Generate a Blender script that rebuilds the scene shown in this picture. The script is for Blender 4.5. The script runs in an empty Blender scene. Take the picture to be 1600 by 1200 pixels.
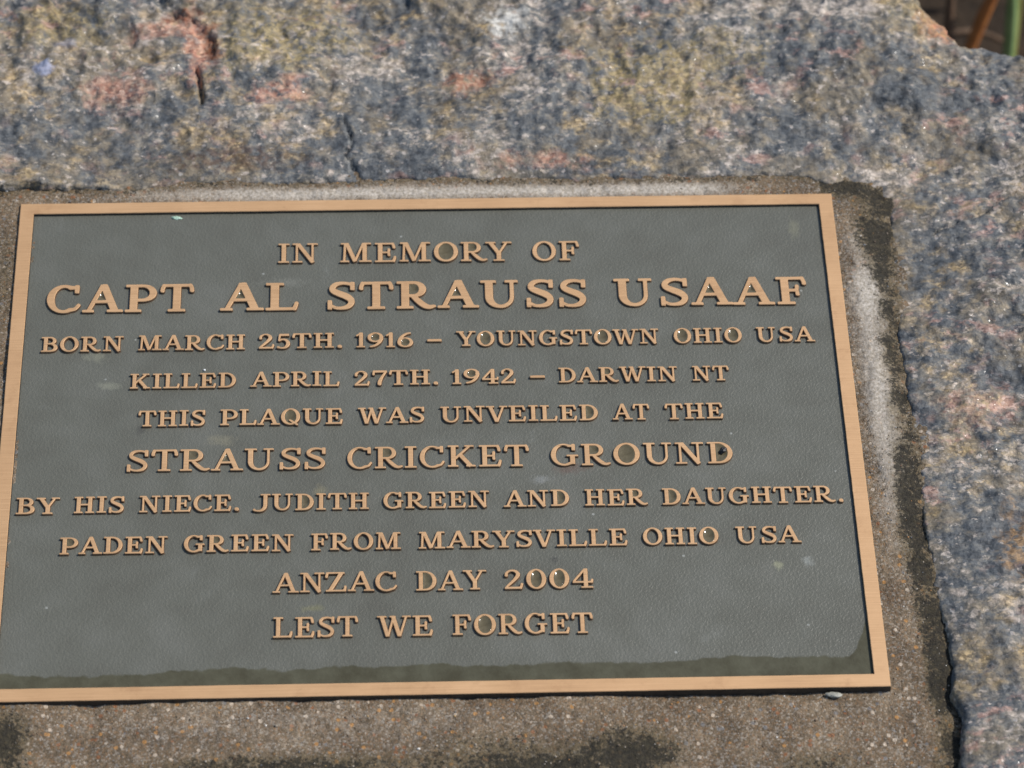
import bpy, bmesh, math, random
import numpy as np
from mathutils import Matrix, Vector
from mathutils.geometry import tessellate_polygon

random.seed(7)
SC = bpy.context.scene
COL = SC.collection

# ------------------------------------------------------------------ camera
cam_data = bpy.data.cameras.new('camera')
cam = bpy.data.objects.new('camera', cam_data)
COL.objects.link(cam)
cam_data.sensor_fit = 'HORIZONTAL'
cam_data.sensor_width = 36.0
cam_data.lens = 110.25
cam_data.clip_start = 0.05
cam_data.clip_end = 200.0
cam.matrix_world = Matrix(((0.99943, 0.014779, -0.030351, -0.006697),
                           (-0.03015, 0.795173, -0.605633, -0.868492),
                           (0.015184, 0.606203, 0.795165, 1.180052),
                           (0, 0, 0, 1)))
cam_data.dof.use_dof = True
cam_data.dof.focus_distance = 1.455
cam_data.dof.aperture_fstop = 10.0
SC.camera = cam

# ------------------------------------------------------------------ light
SUN = Vector((0.82, 0.26, 1.0)).normalized()          # towards the sun
world = bpy.data.worlds.new('World')
SC.world = world
world.use_nodes = True
wn = world.node_tree.nodes
wl = world.node_tree.links
bg = wn['Background']
sky = wn.new('ShaderNodeTexSky')
sky.sky_type = 'NISHITA'
sky.sun_disc = False
sky.sun_elevation = math.asin(SUN.z)
sky.sun_rotation = math.atan2(SUN.x, SUN.y)
wl.new(sky.outputs[0], bg.inputs[0])
bg.inputs[1].default_value = 0.125
sun_data = bpy.data.lights.new('sun', 'SUN')
sun_data.energy = 3.8
sun_data.angle = math.radians(0.53)
sun_data.color = (1.0, 0.95, 0.88)
sun = bpy.data.objects.new('sun', sun_data)
COL.objects.link(sun)
sun.rotation_euler = (-SUN).to_track_quat('-Z', 'Y').to_euler()
sun.location = SUN * 5

SC.view_settings.view_transform = 'Standard'
SC.view_settings.look = 'None'
SC.view_settings.exposure = 0.0
SC.view_settings.gamma = 1.0
SC.view_settings.use_curve_mapping = False
SC.cycles.max_bounces = 6
SC.cycles.sample_clamp_indirect = 4.0

# ------------------------------------------------------------------ helpers
def lin(r, g, b):
    f = lambda c: (c / 255 / 12.92) if c / 255 <= 0.04045 else ((c / 255 + 0.055) / 1.055) ** 2.4
    return (f(r), f(g), f(b), 1.0)

def tag(o, label=None, cat=None, group=None, kind=None):
    if label: o['label'] = label
    if cat: o['category'] = cat
    if group: o['group'] = group
    if kind: o['kind'] = kind
    return o

def mesh_obj(name, verts, faces, mats, parent=None, smooth=False, mat_idx=None):
    me = bpy.data.meshes.new(name)
    me.from_pydata([tuple(v) for v in verts], [], [tuple(f) for f in faces])
    for m in (mats if isinstance(mats, (list, tuple)) else [mats]):
        me.materials.append(m)
    if mat_idx is not None:
        me.polygons.foreach_set('material_index', np.asarray(mat_idx, np.int32))
    if smooth:
        me.polygons.foreach_set('use_smooth', np.ones(len(me.polygons), bool))
    me.update()
    o = bpy.data.objects.new(name, me)
    COL.objects.link(o)
    if parent: o.parent = parent
    return o

def grid_obj(name, X, Y, Z, keep, mat, smooth=True, attrs=None):
    """heightfield X,Y,Z (ny,nx); keep (ny-1,nx-1) bool"""
    ny, nx = Z.shape
    idx = np.arange(ny * nx).reshape(ny, nx)
    q = np.stack([idx[:-1, :-1], idx[:-1, 1:], idx[1:, 1:], idx[1:, :-1]], -1)[keep]
    used = np.unique(q)
    remap = -np.ones(ny * nx, np.int64); remap[used] = np.arange(len(used))
    q = remap[q]
    co = np.stack([X.ravel(), Y.ravel(), Z.ravel()], -1)[used]
    me = bpy.data.meshes.new(name)
    me.vertices.add(len(co)); me.vertices.foreach_set('co', co.ravel().astype(np.float32))
    n = len(q)
    me.loops.add(n * 4); me.polygons.add(n)
    me.loops.foreach_set('vertex_index', q.ravel().astype(np.int32))
    me.polygons.foreach_set('loop_start', np.arange(0, n * 4, 4, dtype=np.int32))
    me.polygons.foreach_set('use_smooth', np.full(n, smooth))
    me.update(calc_edges=True); me.validate()
    for k, a in (attrs or {}).items():
        at = me.attributes.new(k, 'FLOAT', 'POINT')
        at.data.foreach_set('value', a.ravel()[used].astype(np.float32))
    me.materials.append(mat)
    o = bpy.data.objects.new(name, me); COL.objects.link(o)
    return o

_rs = np.random.RandomState(11)
_PERM = np.concatenate([_rs.permutation(512)] * 2)
_GR = np.stack([np.cos(np.arange(512) * 2.399963), np.sin(np.arange(512) * 2.399963)], -1)
def perlin(x, y):
    xi = np.floor(x).astype(int); yi = np.floor(y).astype(int)
    xf = x - xi; yf = y - yi
    def g(ix, iy, dx, dy):
        h = _PERM[(_PERM[ix & 511] + iy) & 511]
        return _GR[h, 0] * dx + _GR[h, 1] * dy
    u = xf ** 3 * (xf * (xf * 6 - 15) + 10); v = yf ** 3 * (yf * (yf * 6 - 15) + 10)
    a = g(xi, yi, xf, yf); b = g(xi + 1, yi, xf - 1, yf)
    c = g(xi, yi + 1, xf, yf - 1); d = g(xi + 1, yi + 1, xf - 1, yf - 1)
    return (a + (b - a) * u) + ((c + (d - c) * u) - (a + (b - a) * u)) * v
def fbm(x, y, scale, octaves=4, gain=0.5, ox=0.0):
    s = 0; a = 1.0; f = scale
    for i in range(octaves):
        s = s + a * perlin(x * f + ox + 17.3 * i, y * f + ox * 1.7 - 9.1 * i); a *= gain; f *= 2.03
    return s
def sstep(e0, e1, x):
    t = np.clip((x - e0) / (e1 - e0), 0, 1); return t * t * (3 - 2 * t)
def poly_sd(x, y, P):
    """signed distance, positive inside"""
    P = np.asarray(P, float)
    d = np.full(x.shape, 1e9); ins = np.zeros(x.shape, bool)
    for i in range(len(P)):
        (ax, ay), (bx, by) = P[i - 1], P[i]
        ex, ey = bx - ax, by - ay
        wx, wy = x - ax, y - ay
        t = np.clip((wx * ex + wy * ey) / (ex * ex + ey * ey), 0, 1)
        d = np.minimum(d, (wx - ex * t) ** 2 + (wy - ey * t) ** 2)
        c = ((ay <= y) & (by > y)) | ((by <= y) & (ay > y))
        with np.errstate(divide='ignore', invalid='ignore'):
            xs = ax + (y - ay) * ex / (ey if ey != 0 else 1e-12)
        ins ^= c & (x < xs)
    d = np.sqrt(d)
    return np.where(ins, d, -d)
def line_d(x, y, P):
    d = np.full(x.shape, 1e9)
    for (ax, ay), (bx, by) in zip(P[:-1], P[1:]):
        ex, ey = bx - ax, by - ay
        t = np.clip(((x - ax) * ex + (y - ay) * ey) / (ex * ex + ey * ey), 0, 1)
        d = np.minimum(d, np.hypot(x - ax - ex * t, y - ay - ey * t))
    return d

# ------------------------------------------------------------------ node helper
class NT:
    def __init__(self, name):
        self.m = bpy.data.materials.new(name)
        self.m.use_nodes = True
        self.t = self.m.node_tree
        self.b = self.t.nodes['Principled BSDF']
    def n(self, typ, out=0, ins=None, **props):
        nd = self.t.nodes.new('ShaderNode' + typ)
        for k, v in props.items(): setattr(nd, k, v)
        for k, v in (ins or {}).items(): self.set(nd.inputs[k], v)
        return nd.outputs[out]
    def set(self, sock, v):
        if isinstance(v, bpy.types.NodeSocket): self.t.links.new(v, sock)
        else: sock.default_value = v
    def math(self, op, a, b=0.0, clamp=False):
        return self.n('Math', ins={0: a, 1: b}, operation=op, use_clamp=clamp)
    def vmath(self, op, a, b=(0, 0, 0)):
        nd = self.t.nodes.new('ShaderNodeVectorMath'); nd.operation = op
        self.set(nd.inputs[0], a); self.set(nd.inputs[1], b)
        return nd.outputs['Value'] if op in ('LENGTH', 'DISTANCE', 'DOT_PRODUCT') else nd.outputs['Vector']
    def scale(self, v, s):
        nd = self.t.nodes.new('ShaderNodeVectorMath'); nd.operation = 'SCALE'
        self.set(nd.inputs[0], v); self.set(nd.inputs['Scale'], s); return nd.outputs['Vector']
    def mix(self, f, a, b, mode='MIX'):
        nd = self.t.nodes.new('ShaderNodeMix'); nd.data_type = 'RGBA'; nd.blend_type = mode
        self.set(nd.inputs[0], f); self.set(nd.inputs[6], a); self.set(nd.inputs[7], b)
        return nd.outputs[2]
    def ramp(self, f, stops, interp='LINEAR'):
        nd = self.t.nodes.new('ShaderNodeValToRGB'); r = nd.color_ramp; r.interpolation = interp
        while len(r.elements) < len(stops): r.elements.new(0.5)
        for e, (p, c) in zip(r.elements, stops): e.position = p; e.color = c
        self.set(nd.inputs[0], f); return nd.outputs[0]
    def step(self, f, a, b):
        return self.n('MapRange', ins={0: f, 1: a, 2: b, 3: 0.0, 4: 1.0}, interpolation_type='SMOOTHSTEP')
    def noise(self, vec, scale, detail=3.0, rough=0.55, dist=0.0, out=0):
        return self.n('TexNoise', out, ins={'Vector': vec, 'Scale': scale, 'Detail': detail, 'Roughness': rough, 'Distortion': dist})
    def voronoi(self, vec, scale, out='Color', feature='F1', rnd=1.0):
        nd = self.t.nodes.new('ShaderNodeTexVoronoi'); nd.feature = feature
        self.set(nd.inputs['Vector'], vec); nd.inputs['Scale'].default_value = scale
        nd.inputs['Randomness'].default_value = rnd
        return nd.outputs[out]
    def coord(self): return self.n('TexCoord', 3)
    def xyz(self, v):
        nd = self.t.nodes.new('ShaderNodeSeparateXYZ'); self.set(nd.inputs[0], v); return nd.outputs
    def bump(self, h, strength, dist, normal=None):
        ins = {'Height': h, 'Strength': strength, 'Distance': dist}
        if normal is not None: ins['Normal'] = normal
        return self.n('Bump', ins=ins)
    def fin(self, **kw):
        for k, v in kw.items(): self.set(self.b.inputs[k.replace('_', ' ')], v)
        return self.m

# ------------------------------------------------------------------ materials
def mat_rock():
    k = NT('gneiss'); P = k.coord()
    w = k.noise(P, 32, 0, 0.5, out=1)
    Q = k.vmath('ADD', P, k.scale(k.vmath('SUBTRACT', w, (0.5, 0.5, 0.5)), 0.004))
    F = k.n('Mapping', ins={0: Q, 2: (0, 0, math.radians(-14)), 3: (0.72, 1.02, 1.0)})
    A = k.noise(F, 125, 6, 0.70)
    B = k.noise(F, 24, 5, 0.64)
    V = k.voronoi(F, 640)
    vx = k.xyz(V)
    V3 = k.voronoi(k.vmath('ADD', F, k.scale(k.vmath('SUBTRACT', k.noise(P, 350, 2, 0.5, out=1), (0.5, 0.5, 0.5)), 0.0016)), 300)
    v3 = k.xyz(V3)
    a = k.math('ADD', A, k.math('MULTIPLY', k.math('SUBTRACT', B, 0.5), 0.82))
    a = k.math('ADD', a, k.math('MULTIPLY', k.math('SUBTRACT', vx[0], 0.5), 0.13))
    a = k.math('ADD', a, k.math('MULTIPLY', k.math('SUBTRACT', v3[0], 0.5), 0.13))
    c = k.ramp(a, [(0.24, lin(54, 57, 60)), (0.39, lin(82, 86, 89)), (0.50, lin(103, 105, 105)),
                   (0.60, lin(126, 121, 111)), (0.70, lin(166, 154, 142)), (0.84, lin(222, 208, 192))])
    W = k.noise(k.vmath('ADD', P, (5.3, 2.2, 0)), 26, 5, 0.65)
    c = k.mix(k.math('MULTIPLY', k.step(W, 0.47, 0.60), 0.55), c, k.ramp(v3[1], [(0.0, lin(98, 88, 70)), (1.0, lin(160, 140, 106))]))
    fk = k.math('MULTIPLY', k.math('GREATER_THAN', k.xyz(k.voronoi(Q, 330))[1], 0.93), k.math('LESS_THAN', k.math('ADD', k.voronoi(Q, 330, 'Distance'), k.math('MULTIPLY', k.noise(P, 800, 2), 0.3)), 0.52))
    c = k.mix(k.math('MULTIPLY', fk, 0.42), c, k.ramp(vx[2], [(0.0, lin(206, 196, 186)), (0.5, lin(190, 172, 160)), (1.0, lin(226, 222, 216))]))
    # crisp dark biotite and pale quartz patches
    S1 = k.noise(F, 210, 5, 0.62); S2 = k.noise(k.vmath('ADD', F, (1.3, 4.1, 0)), 260, 5, 0.62)
    dk = k.math('MULTIPLY', k.step(k.math('SUBTRACT', S1, k.math('MULTIPLY', k.math('SUBTRACT', B, 0.5), 0.5)), 0.55, 0.62), 0.60)
    c = k.mix(dk, c, k.ramp(vx[1], [(0.0, lin(56, 59, 62)), (1.0, lin(84, 88, 92))]))
    pq = k.math('MULTIPLY', k.step(k.math('ADD', S2, k.math('MULTIPLY', k.math('SUBTRACT', B, 0.5), 0.6)), 0.575, 0.64), 0.65)
    c = k.mix(pq, c, k.ramp(v3[2], [(0.0, lin(158, 148, 138)), (0.5, lin(192, 178, 164)), (1.0, lin(222, 208, 194))]))
    # ochre weathering
    C = k.noise(F, 95, 6, 0.66); D = k.noise(P, 14, 4, 0.62)
    mo = k.math('MULTIPLY', k.step(C, 0.46, 0.66), k.step(D, 0.44, 0.56))
    c = k.mix(k.math('MULTIPLY', mo, 0.66), c, k.ramp(vx[1], [(0.0, lin(128, 108, 72)), (0.6, lin(170, 142, 94)), (1.0, lin(208, 178, 124))]))
    # pink feldspar
    E = k.noise(F, 90, 6, 0.66); Fm = k.noise(k.vmath('ADD', P, (3.1, 1.7, 0)), 22, 3, 0.6)
    mp = k.math('MULTIPLY', k.step(E, 0.53, 0.63), k.step(Fm, 0.44, 0.62))
    c = k.mix(k.math('MULTIPLY', mp, 0.62), c, k.ramp(vx[2], [(0.0, lin(156, 112, 96)), (0.5, lin(194, 150, 132)), (1.0, lin(226, 192, 176))]))
    wob = k.noise(P, 95, 5, 0.66); wob2 = k.noise(P, 260, 4, 0.6)
    def spot(c, x, y, r, col, amt=0.9, sx=1.0, sy=1.0, ang=0.0, brk=0.0):
        m = k.n('Mapping', ins={0: k.vmath('SUBTRACT', P, (x, y, 0)), 2: (0, 0, -math.radians(ang)), 3: (1 / sx, 1 / sy, 0.0)})
        d = k.vmath('LENGTH', m)
        d = k.math('ADD', d, k.math('MULTIPLY', k.math('SUBTRACT', wob, 0.5), r * 3.4))
        f = k.n('MapRange', ins={0: d, 1: r * 0.55, 2: r * 1.25, 3: amt, 4: 0.0})
        if brk: f = k.math('MULTIPLY', f, k.step(wob2, 0.5 - brk, 0.5 + brk * 0.5))
        return k.mix(f, c, col)
    olive = k.ramp(vx[0], [(0, lin(112, 102, 72)), (1, lin(176, 154, 102))])
    salm = k.ramp(vx[0], [(0, lin(150, 96, 76)), (0.5, lin(196, 140, 114)), (1, lin(222, 178, 152))])
    c = spot(c, -0.074, 0.250, 0.024, olive, 0.75, 1.5, 1.0, brk=0.12)
    c = spot(c, -0.185, 0.258, 0.016, olive, 0.6, 1.5, 1.0, brk=0.1)
    c = spot(c, 0.112, 0.214, 0.024, olive, 0.75, 1.2, 1.1, brk=0.12)
    c = spot(c, 0.150, 0.232, 0.018, olive, 0.55, 1.5, 0.8, 30, brk=0.1)
    c = spot(c, -0.132, 0.257, 0.009, salm, 0.85, 2.0, 0.7, brk=0.3)
    c = spot(c, -0.157, 0.214, 0.011, salm, 0.8, 1.5, 1.0, -20, brk=0.3)
    c = spot(c, -0.114, 0.240, 0.010, salm, 0.95, 0.8, 2.0, brk=0.3)
    c = spot(c, -0.072, 0.212, 0.009, salm, 0.7, 1.6, 0.8, 15, brk=0.15)
    c = spot(c, 0.020, 0.220, 0.008, k.mix(0.5, salm, lin(140, 84, 50)), 0.8, 1.5, 1.0, brk=0.15)
    c = spot(c, 0.060, 0.166, 0.007, salm, 0.75, 2.6, 0.7, -4, brk=0.2)
    c = spot(c, -0.1085, 0.244, 0.0062, lin(124, 66, 20), 0.95, 0.6, 2.4, 10, brk=0.3)
    c = spot(c, -0.125, 0.266, 0.006, lin(128, 70, 40), 0.85, 1.6, 0.8, -40, brk=0.3)
    c = spot(c, -0.095, 0.170, 0.012, lin(88, 62, 46), 0.6, 2.6, 0.6, brk=0.1)
    c = spot(c, 0.265, 0.255, 0.008, lin(206, 140, 100), 0.85, 1.2, 1.6, -40, brk=0.2)
    c = spot(c, 0.255, 0.262, 0.012, olive, 0.6, 1.2, 1.2, brk=0.2)
    c = spot(c, 0.268, -0.075, 0.012, k.ramp(vx[0], [(0, lin(120, 92, 60)), (1, lin(172, 136, 92))]), 0.8, 0.8, 2.2, -30, brk=0.15)
    c = spot(c, 0.255, 0.010, 0.014, salm, 0.30, 1.4, 0.8, 25, brk=0.12)
    c = spot(c, 0.042, 0.258, 0.0085, lin(216, 212, 202), 0.95, 1.2, 1.2, brk=0.2)
    c = spot(c, -0.194, 0.228, 0.0042, lin(150, 160, 190), 0.7, 1.3, 1.0)
    c = spot(c, -0.184, 0.246, 0.004, lin(140, 150, 180), 0.4, 1.4, 0.8)
    # mineral grain
    g = k.math('ADD', 0.73, k.math('MULTIPLY', vx[1], 0.34))
    c = k.mix(1.0, c, k.n('CombineColor', ins={0: g, 1: g, 2: g}), 'MULTIPLY')
    fine = k.noise(P, 1300, 1, 0.5)
    gf = k.math('ADD', 0.70, k.math('MULTIPLY', fine, 0.56))
    c = k.mix(1.0, c, k.n('CombineColor', ins={0: gf, 1: gf, 2: gf}), 'MULTIPLY')
    # mica glints
    M = k.voronoi(P, 900); mx = k.xyz(M)
    gl = k.math('GREATER_THAN', mx[2], 0.982)
    rough = k.math('SUBTRACT', k.math('ADD', 0.52, k.math('MULTIPLY', A, 0.25)), k.math('MULTIPLY', gl, 0.40))
    h = k.math('ADD', k.math('MULTIPLY', k.noise(P, 380, 2, 0.5), 1.0), k.math('MULTIPLY', vx[0], 0.45))
    bn = k.bump(h, 0.55, 0.0016)
    bn2 = k.bump(mx[0], k.math('MULTIPLY', gl, 0.8), 0.0006, bn)
    return k.fin(Base_Color=c, Roughness=rough, Normal=bn2, Specular_IOR_Level=0.5)

def mat_mortar():
    k = NT('mortar'); P = k.coord()
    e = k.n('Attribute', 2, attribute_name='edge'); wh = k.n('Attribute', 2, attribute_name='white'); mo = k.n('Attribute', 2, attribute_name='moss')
    V = k.voronoi(P, 1250); vx = k.xyz(V); V2 = k.voronoi(P, 430); v2 = k.xyz(V2)
    n1 = k.noise(P, 45, 5, 0.65); n2 = k.noise(P, 260, 4, 0.65); n3 = k.noise(P, 90, 5, 0.7); n4 = k.noise(P, 420, 5, 0.75)
    c = k.ramp(n1, [(0.28, lin(72, 60, 43)), (0.5, lin(104, 89, 68)), (0.72, lin(140, 123, 99))])
    # sand specks
    col = k.ramp(vx[0], [(0.0, lin(64, 52, 40)), (0.25, lin(110, 96, 80)), (0.5, lin(150, 134, 116)), (0.7, lin(160, 110, 62)),
                         (0.8, lin(190, 176, 160)), (1.0, lin(226, 220, 210))])
    c = k.mix(0.26, c, col)
    d2 = k.voronoi(P, 430, 'Distance')
    pk = k.math('MULTIPLY', k.math('GREATER_THAN', v2[1], 0.86), k.math('LESS_THAN', d2, 0.42))
    c = k.mix(k.math('MULTIPLY', pk, 0.8), c, k.ramp(v2[2], [(0, lin(140, 92, 58)), (0.3, lin(176, 128, 72)), (0.55, lin(196, 180, 160)), (0.8, lin(120, 118, 116)), (1, lin(228, 222, 214))], 'CONSTANT'))
    # smooth pale cement
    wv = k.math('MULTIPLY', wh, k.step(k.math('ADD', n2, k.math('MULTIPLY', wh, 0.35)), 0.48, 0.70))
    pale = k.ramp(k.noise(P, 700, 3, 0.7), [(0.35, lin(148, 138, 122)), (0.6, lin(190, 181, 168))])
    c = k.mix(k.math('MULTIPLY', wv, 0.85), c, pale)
    # black and olive growth
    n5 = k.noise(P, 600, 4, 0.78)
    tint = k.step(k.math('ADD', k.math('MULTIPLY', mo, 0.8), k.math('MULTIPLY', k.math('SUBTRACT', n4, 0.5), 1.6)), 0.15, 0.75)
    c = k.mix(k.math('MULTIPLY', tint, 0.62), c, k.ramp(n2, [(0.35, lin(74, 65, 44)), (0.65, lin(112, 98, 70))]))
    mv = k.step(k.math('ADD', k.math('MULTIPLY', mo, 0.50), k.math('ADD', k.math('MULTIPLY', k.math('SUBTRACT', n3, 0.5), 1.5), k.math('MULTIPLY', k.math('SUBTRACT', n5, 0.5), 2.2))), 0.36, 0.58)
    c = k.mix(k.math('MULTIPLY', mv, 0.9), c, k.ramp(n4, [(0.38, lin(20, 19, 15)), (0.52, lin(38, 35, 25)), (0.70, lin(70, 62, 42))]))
    g = k.math('ADD', 0.80, k.math('MULTIPLY', vx[1], 0.36))
    c = k.mix(1.0, c, k.n('CombineColor', ins={0: g, 1: g, 2: g}), 'MULTIPLY')
    h = k.math('ADD', k.math('MULTIPLY', k.voronoi(P, 1250, 'Distance'), -0.35), k.math('MULTIPLY', k.noise(P, 520, 4, 0.7), 1.2))
    st = k.math('SUBTRACT', 0.8, k.math('MULTIPLY', wv, 0.45))
    return k.fin(Base_Color=c, Roughness=0.78, Normal=k.bump(h, st, 0.0011), Specular_IOR_Level=0.35)

def mat_bronze():
    k = NT('brushed_bronze'); P = k.coord()
    S = k.n('Mapping', ins={0: P, 3: (0.02, 1.0, 1.0)})
    br = k.noise(S, 1500, 4, 0.7); big = k.noise(P, 28, 4, 0.6)
    c = k.ramp(k.math('ADD', k.math('MULTIPLY', br, 0.6), k.math('MULTIPLY', big, 0.4)),
               [(0.30, lin(180, 141, 101)), (0.5, lin(198, 158, 115)), (0.7, lin(212, 172, 129))])
    tn = k.noise(P, 75, 6, 0.72)
    c = k.mix(k.math('MULTIPLY', k.step(tn, 0.52, 0.72), 0.28), c, lin(150, 108, 72))
    st = k.step(k.noise(P, 190, 5, 0.7), 0.66, 0.76)
    c = k.mix(k.math('MULTIPLY', st, 0.45), c, lin(112, 80, 56))
    pit = k.math('MULTIPLY', k.math('GREATER_THAN', k.xyz(k.voronoi(P, 190))[0], 0.95), k.math('LESS_THAN', k.voronoi(P, 190, 'Distance'), 0.09))
    c = k.mix(k.math('MULTIPLY', pit, 0.7), c, lin(80, 58, 42))
    return k.fin(Base_Color=c, Metallic=0.30, Roughness=k.math('ADD', 0.45, k.math('MULTIPLY', br, 0.2)),
                 Normal=k.bump(br, 0.12, 0.0004))

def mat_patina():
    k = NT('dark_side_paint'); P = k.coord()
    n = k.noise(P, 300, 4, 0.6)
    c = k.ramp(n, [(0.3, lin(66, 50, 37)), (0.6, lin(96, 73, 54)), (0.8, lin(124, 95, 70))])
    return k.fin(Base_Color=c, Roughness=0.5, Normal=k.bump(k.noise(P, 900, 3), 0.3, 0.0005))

def mat_plate():
    k = NT('grained_dark_paint'); P = k.coord()
    X = k.xyz(P)
    n1 = k.noise(P, 22, 4, 0.6); n2 = k.noise(P, 90, 5, 0.65)
    c = k.ramp(k.math('ADD', k.math('MULTIPLY', n1, 0.7), k.math('MULTIPLY', n2, 0.3)),
               [(0.3, lin(88, 87, 77)), (0.5, lin(95, 95, 85)), (0.7, lin(103, 103, 94))])
    # chalky smears
    sm = k.math('MULTIPLY', k.step(k.noise(P, 33, 5, 0.7, 0.6), 0.60, 0.74), k.step(n2, 0.45, 0.62))
    c = k.mix(k.math('MULTIPLY', sm, 0.16), c, lin(150, 152, 146))
    def blot(c, x, y, r, col, amt, sx=1.0, sy=1.0):
        d = k.vmath('LENGTH', k.vmath('MULTIPLY', k.vmath('SUBTRACT', P, (x, y, 0.0012)), (1 / sx, 1 / sy, 0)))
        d = k.math('ADD', d, k.math('MULTIPLY', k.math('SUBTRACT', k.noise(P, 320, 4, 0.7), 0.5), r * 2.6))
        return k.mix(k.n('MapRange', ins={0: d, 1: r * 0.3, 2: r * 1.2, 3: amt, 4: 0.0}), c, col)
    for x, y, r, col, amt, sx, sy in [
        (-0.1586, 0.0483, 0.006, lin(142, 142, 122), 0.5, 1, .6), (-0.1518, 0.031, 0.005, lin(150, 150, 130), 0.5, 1.4, .5),
        (-0.0982, -0.0018, 0.006, lin(138, 132, 108), 0.5, 1.2, .6), (-0.0519, -0.0319, 0.004, lin(138, 130, 100), 0.55, .8, 1.2),
        (0.0635, -0.0214, 0.006, lin(96, 66, 54), 0.55, 1.5, .6), (0.0500, -0.0270, 0.004, lin(150, 152, 150), 0.5, 1.2, .7),
        (0.1797, 0.1218, 0.005, lin(130, 128, 104), 0.5, .6, 1.5), (0.1556, -0.0768, 0.0028, lin(150, 150, 120), 0.7, 1, 1),
        (0.1694, -0.0753, 0.003, lin(160, 164, 158), 0.55, 1, 1), (-0.0895, -0.0597, 0.0035, lin(160, 164, 158), 0.5, 1, .8),
        (-0.1356, 0.0045, 0.003, lin(60, 58, 54), 0.6, 1, 1), (0.0541, -0.072, 0.0022, lin(60, 58, 54), 0.7, 1, 1),
        (-0.055, -0.096, 0.004, lin(136, 132, 84), 0.4, 1.6, .5), (-0.07, 0.092, 0.007, lin(140, 140, 130), 0.3, 1.8, .5)]:
        c = blot(c, x, y, r * 0.9, col, amt * 0.75, sx, sy)
    sp = k.xyz(k.voronoi(P, 150)); spd = k.voronoi(P, 150, 'Distance')
    spk = k.math('MULTIPLY', k.math('GREATER_THAN', sp[0], 0.96), k.math('LESS_THAN', spd, 0.10))
    c = k.mix(k.math('MULTIPLY', spk, 0.35), c, lin(190, 192, 186))
    # damp strip along the lower edge
    wob = k.math('ADD', k.math('MULTIPLY', k.math('SUBTRACT', k.noise(P, 26, 2, 0.5), 0.5), 0.008),
                 k.math('MULTIPLY', k.math('SUBTRACT', k.noise(P, 150, 3, 0.6), 0.5), 0.0045))
    lvl = k.math('ADD', -0.1276, k.math('ADD', wob, k.math('MULTIPLY', X[0], 0.008)))
    rise = k.math('MULTIPLY', k.math('POWER', k.math('MAXIMUM', k.math('DIVIDE', k.math('SUBTRACT', X[0], 0.176), 0.013), 0.0), 3.0), 0.009)
    wet = k.math('SUBTRACT', 1.0, k.step(k.math('SUBTRACT', X[1], k.math('ADD', lvl, rise)), -0.0004, 0.0009))
    c = k.mix(k.math('MULTIPLY', wet, 0.78), c, k.ramp(n2, [(0.35, lin(64, 60, 42)), (0.65, lin(84, 82, 64))]))
    # leather-like cast grain
    g1 = k.noise(P, 860, 1, 0.4, 0.8); g2 = k.noise(P, 1500, 2, 0.5)
    h = k.math('ADD', k.step(g1, 0.25, 0.75), k.math('MULTIPLY', g2, 0.3))
    st = k.math('SUBTRACT', 0.24, k.math('MULTIPLY', wet, 0.14))
    return k.fin(Base_Color=c, Roughness=k.math('SUBTRACT', 0.40, k.math('MULTIPLY', wet, 0.10)),
                 Normal=k.bump(h, st, 0.0005), Specular_IOR_Level=k.math('SUBTRACT', 0.5, k.math('MULTIPLY', wet, 0.3)))

def mat_simple(name, c0, c1, scale=200, rough=0.6, bump=0.3, spec=0.5):
    k = NT(name); P = k.coord()
    n = k.noise(P, scale, 4, 0.65)
    return k.fin(Base_Color=k.ramp(n, [(0.3, c0), (0.7, c1)]), Roughness=rough, Specular_IOR_Level=spec,
                 Normal=k.bump(n, bump, 0.5 / scale))

M_ROCK = mat_rock(); M_MORTAR = mat_mortar(); M_BRONZE = mat_bronze(); M_SIDE = mat_patina(); M_PLATE = mat_plate()
M_EDGE = mat_simple('dark_edge', lin(30, 27, 25), lin(62, 54, 46), 300, 0.55, 0.3)  # darker brown for the inner and outer sides of the frame
M_WATER = mat_simple('standing_water', lin(84, 77, 58), lin(104, 97, 77), 400, 0.11, 0.0, 0.28)
M_SOIL = mat_simple('shade_darkened_soil', lin(36, 29, 22), lin(62, 50, 38), 60, 0.9, 0.6, 0.2)  # shade of the plants is put into this dark soil colour
M_DRY = mat_simple('dry_blade', lin(146, 88, 44), lin(180, 118, 66), 60, 0.6, 0.2)
M_GREEN = mat_simple('green_blade', lin(104, 132, 84), lin(146, 166, 112), 60, 0.5, 0.2)
M_YELLOW = mat_simple('yellowing_blade', lin(132, 136, 70), lin(160, 156, 92), 60, 0.5, 0.2)
M_STALK = mat_simple('dead_stalk', lin(74, 56, 42), lin(112, 88, 68), 60, 0.8, 0.3)
M_LITTER = mat_simple('leaf_litter', lin(42, 34, 24), lin(88, 70, 48), 40, 0.8, 0.3)

# ------------------------------------------------------------------ ground
def build_ground():
    xs = np.concatenate([np.linspace(-60, -1.2, 16), np.linspace(-1.1, 1.4, 90), np.linspace(1.6, 60, 16)])
    ys = np.concatenate([np.linspace(-60, -1.2, 16), np.linspace(-1.1, 1.6, 90), np.linspace(1.8, 60, 16)])
    X, Y = np.meshgrid(xs, ys)
    Z = -0.450 + 0.02 * fbm(X, Y, 3.0, 4)
    g = grid_obj('ground', X, Y, Z, np.ones((len(ys) - 1, len(xs) - 1), bool), M_SOIL)
    tag(g, 'bare soil behind the boulder, darkened for the shade of plants', kind='structure')
build_ground()

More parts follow.
